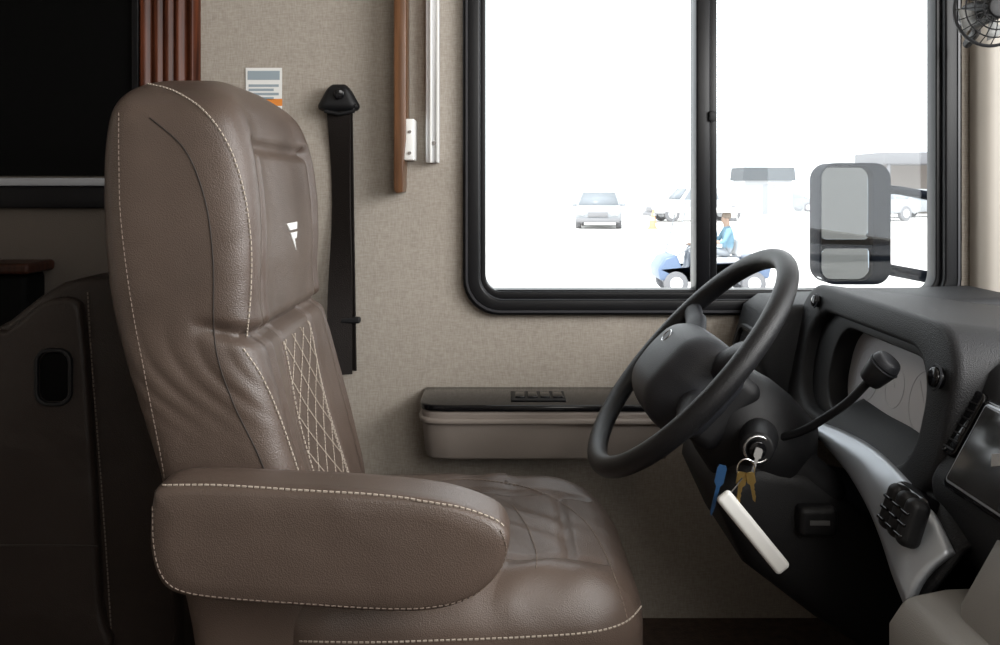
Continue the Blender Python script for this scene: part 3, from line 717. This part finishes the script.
# people
def person(name,shirt,hair,M4,reach):
    m=bpy.data.materials.new(name+'_clothes_skin'); m.use_nodes=True; nt=m.node_tree; n=nt.nodes; l=nt.links; b=n['Principled BSDF']; b.inputs['Roughness'].default_value=.8
    at=n.new('ShaderNodeAttribute'); at.attribute_name='zone'; l.new(at.outputs['Color'],b.inputs['Base Color'])
    J=[];E=[];Rr=[]
    def a(p,r,par=None):
        J.append(p);Rr.append(r)
        if par is not None:E.append((par,len(J)-1))
        return len(J)-1
    pel=a((0,0,.0),.13); ab=a((.0,0,.16),.13,pel); ch=a((-.02,0,.36),.15,ab); nb=a((-.03,0,.50),.075,ch); nk=a((-.045,0,.56),.055,nb)
    hd=a((-.06,0,.66),.085,nk); tp=a((-.055,0,.76),.075,hd); a((-.145,0,.645),.014,hd)
    for s in (-1,1):
        sh=a((-.02,s*.19,.45),.06,ch); el=a((-.16,s*.25,.20),.045,sh); wr=a((reach[0],s*.14+reach[1],reach[2]),.03,el)
        pm=a((reach[0]-.07,s*.13+reach[1],reach[2]+.01),.032,wr)
        for f in range(4): 
            k=a((reach[0]-.13,s*.13+reach[1]+(f-1.5)*.02,reach[2]+.01),.009,pm); a((reach[0]-.15+.01*abs(f-1.5),s*.13+reach[1]+(f-1.5)*.022,reach[2]-.02),.008,k)
        a((reach[0]-.09,s*.09+reach[1],reach[2]+.03),.010,pm)
        hp=a((-.05,s*.10,-.02),.095,pel); kn_=a((-.48,s*.14,.04),.065,hp); an=a((-.56,s*.14,-.38),.045,kn_); a((-.72,s*.15,-.42),.04,an)
    me=bpy.data.meshes.new('body'); me.from_pydata(J,E,[]); ob=bpy.data.objects.new('body',me); S.collection.objects.link(ob)
    ob.modifiers.new('Skin','SKIN'); bm=bmesh.new(); bm.from_mesh(me); ly=bm.verts.layers.skin.verify(); bm.verts.ensure_lookup_table()
    for i,v in enumerate(bm.verts): v[ly].radius=(Rr[i],Rr[i]); v[ly].use_root=(i==0)
    bm.to_mesh(me); bm.free(); sd=ob.modifiers.new('Sub','SUBSURF'); sd.levels=2; sd.render_levels=2
    bpy.context.view_layer.update(); ev=ob.evaluated_get(bpy.context.evaluated_depsgraph_get()); nm=bpy.data.meshes.new_from_object(ev)
    nb_=bpy.data.objects.new(name+'_body',nm); S.collection.objects.link(nb_); bpy.data.objects.remove(ob)
    nm.materials.clear(); nm.materials.append(m); ca=nm.color_attributes.new('zone','FLOAT_COLOR','POINT')
    SK=(.40,.28,.22)
    for v in nm.vertices:
        p=v.co
        if p.z>.52: c=SK
        elif p.z<.08 or (p.x<-.3 and p.z<.13 and abs(p.y-reach[1])>.3): c=(.26,.28,.31)
        elif p.x<-.24 and p.z>.1: c=SK
        else: c=shirt
        ca.data[v.index].color=(*c,1)
    for p in nm.polygons: p.use_smooth=True
    MH=mat(name+'_hair',hair,.8); ME=mat(name+'_skin',SK,.7)
    h=rbox(name+'_hair_cap',(-.035,0,.735),(.095,.085,.075),.07,MH); ears=[rbox(name+'_ear_%d'%s,(-.05,s*.088,.66),(.015,.008,.025),.007,ME) for s in (-1,1)]
    ey=[rbox(name+'_eye_%d'%s,(-.138,s*.03,.675),(.006,.010,.006),.004,M_tyre) for s in (-1,1)]
    mo=rbox(name+'_mouth',(-.135,0,.61),(.006,.02,.004),.003,M_orange)
    ps=[nb_,h,mo]+ears+ey
    for p in ps: xform(p,M4)
    return group(name,ps)
def seatpos(x,y,z): return Matrix.Translation((gx+x*GS,gy+y*GS,GZ+z*GS))@Matrix.Scale(.9,4)
person('seated_person',(.17,.31,.41),(.20,.16,.13),seatpos(.36,-.25,.90),(-.52,0,.22))
person('seated_person.001',(.22,.36,.45),(.14,.11,.10),seatpos(.14,.28,.90),(-.40,0,.10))
M_cone=mat('cone_orange',(.58,.30,.18),.6)
def cone(nm,x,y):
    a=cyl('cone_shell',(x,y,GZ+.04),(x,y,GZ+.75),.17,.03,M_cone); b=box('cone_base',(x-.22,y-.22,GZ),(x+.22,y+.22,GZ+.05),M_cone,.01)
    c=cyl('cone_collar',(x,y,GZ+.40),(x,y,GZ+.52),.105,.078,M_white); group(nm,[a,b,c])
cone('traffic_cone',8.0,47); cone('traffic_cone.001',6.95,41)
sx,sy=18.2,61
shd=[box('walls',(sx-1.6,sy,GZ),(sx+1.6,sy+3,GZ+2.4),M_carw),prism('roof',[(sx-1.8,GZ+2.3),(sx+1.8,GZ+2.3),(sx+1.7,GZ+3.2),(sx-1.7,GZ+3.2)],sy-.2,sy+3.2,mat('grey_roof',(.09,.10,.11),.8)),
     box('door_panel',(sx-.4,sy-.03,GZ),(sx+.5,sy,GZ+2.0),M_car)]
group('storage_shed',shd)
fe=[]
fx0,fx1,fy=16.3,18.2,54
for i in range(4): x=fx0+(fx1-fx0)*i/3; fe.append(cyl('post_%d'%i,(x,fy,GZ),(x,fy,GZ+2.0),.05,.05,M_car,8))
for i in range(16):
    x=fx0+(fx1-fx0)*i/16
    fe.append(tube('wire_a_%d'%i,[(x,fy,GZ),(min(x+1.9,fx1),fy,GZ+min(1.9,fx1-x))],.02,M_car,seg=4)); fe.append(tube('wire_b_%d'%i,[(x,fy,GZ+1.9),(min(x+1.9,fx1),fy,GZ+1.9-min(1.9,fx1-x))],.02,M_car,seg=4))
fe.append(tube('top_rail',[(fx0,fy,GZ+2),(fx1,fy,GZ+2)],.04,M_car,seg=6))
group('chain_link_fence',fe)
bx,by=29.0,60
M_can=mat('canopy_grey',(.16,.16,.17),.7)
cb=[box('canopy_roof',(bx-3.4,by,GZ+3.4),(bx+6,by+5,GZ+4.2),M_can,.05),box('back_wall',(bx-2.6,by+4.5,GZ),(bx+6,by+5,GZ+3.4),mat('tan_wall',(.26,.23,.21),.8))]
for i in range(4): cb.append(cyl('column_%d'%i,(bx-3+3*i,by+.2,GZ),(bx-3+3*i,by+.2,GZ+3.4),.12,.12,M_can,10))
group('canopy_building',cb)
ax_,ay_=3.2,95
aw=[prism('fabric_top',[(ax_-2,GZ+2.3),(ax_+2,GZ+2.3),(ax_+1.2,GZ+3.2),(ax_-1.2,GZ+3.2)],ay_,ay_+3,mat('hazed_red_fabric',(.44,.36,.34),.8))]  # red paled to put the distance haze into the colour
for s in (-1,1):
    for t in (.1,2.9): aw.append(cyl('leg_%d_%d'%(s,int(t)),(ax_+s*1.9,ay_+t,GZ),(ax_+s*1.9,ay_+t,GZ+2.35),.05,.05,M_carw,8))
group('market_awning',aw)
# RV side mirror
md=2.45
mx0,mx1=px(817,md),px(888,md); mz0,mz1=pz(284,md),pz(163,md); mcx,mcz=(mx0+mx1)/2,(mz0+mz1)/2
M_mh=mat('mirror_housing',(.003,.005,.009),.6,spec=.05); M_mir=mat('mirror_glass',(.30,.34,.38),.03,metal=1)
rotm=Matrix.Translation((mcx,md,mcz))
hw=(mx1-mx0)/2; hh=(mz1-mz0)/2
mr=[ring('housing_rim',rrect(0,0,hw,hh,.045),rrect(-.021,.002,hw-.027,hh-.009,.035),-.02,.06,M_mh,bw=.006),
    prism('housing_shell',rrect(.004,0,hw-.008,hh-.006,.04),.04,.11,M_mh,.03,4),
    prism('main_glass',rrect(-.021,.055,hw-.027,hh-.066,.02),-.005,.03,M_mir,.002),
    prism('convex_glass',rrect(-.021,-.110,hw-.027,.046,.02),-.008,.03,M_mir,.004),
    box('glass_divider',(-.09,-.012,-.066),(.06,.02,-.060),M_mh,.001),
    tube('support_arm',[(.03,.06,-.10),(.12,.03,-.13),(.30,-.25,-.16),(.42,-.58,-.18)],.016,M_mh),
    tube('support_arm_upper',[(.03,.06,.10),(.14,.03,.09),(.30,-.25,.04),(.42,-.58,.0)],.012,M_mh)]
for p in mr: xform(p,rotm)
group('side_mirror',mr)

# ================================================================= LIGHT
w=bpy.data.worlds.new('sky'); S.world=w; w.use_nodes=True; bg=w.node_tree.nodes['Background']; bg.inputs[0].default_value=(.93,.97,1,1); bg.inputs[1].default_value=2.8
def light(name,typ,loc,target,e,size=None,sizey=None,col=(1,1,1)):
    L=bpy.data.lights.new(name,typ); L.energy=e; L.color=col
    if size: L.shape='RECTANGLE'; L.size=size; L.size_y=sizey or size
    o=bpy.data.objects.new(name,L); S.collection.objects.link(o); o.location=loc
    o.rotation_euler=(Vector(target)-Vector(loc)).to_track_quat('-Z','Y').to_euler(); return o
s=light('sun','SUN',(-5,-8,12),(0,0,0),5.5); s.data.angle=.01; s.rotation_euler=(Vector((.35,.45,-.82))).to_track_quat('-Z','Y').to_euler()
light('windshield_daylight','AREA',(1.30,.35,H+.45),(-.3,1.0,H-.3),31,1.1,.6,(1,.985,.96))
light('passenger_side_fill','AREA',(.70,-1.0,H+.60),(.2,1.7,H-.15),14.5,.8,.7,(1,.98,.945))  # added fill lamp for unseen passenger-side daylight; the wall there is closed
# camera
c=bpy.data.cameras.new('camera'); c.lens=32.4; c.sensor_width=36; c.shift_y=-.1375; c.clip_start=.02; c.clip_end=1000
co=bpy.data.objects.new('camera',c); S.collection.objects.link(co); co.location=CAM; co.rotation_euler=(math.pi/2,0,0); S.camera=co
S.view_settings.view_transform='Standard'; S.view_settings.look='None'
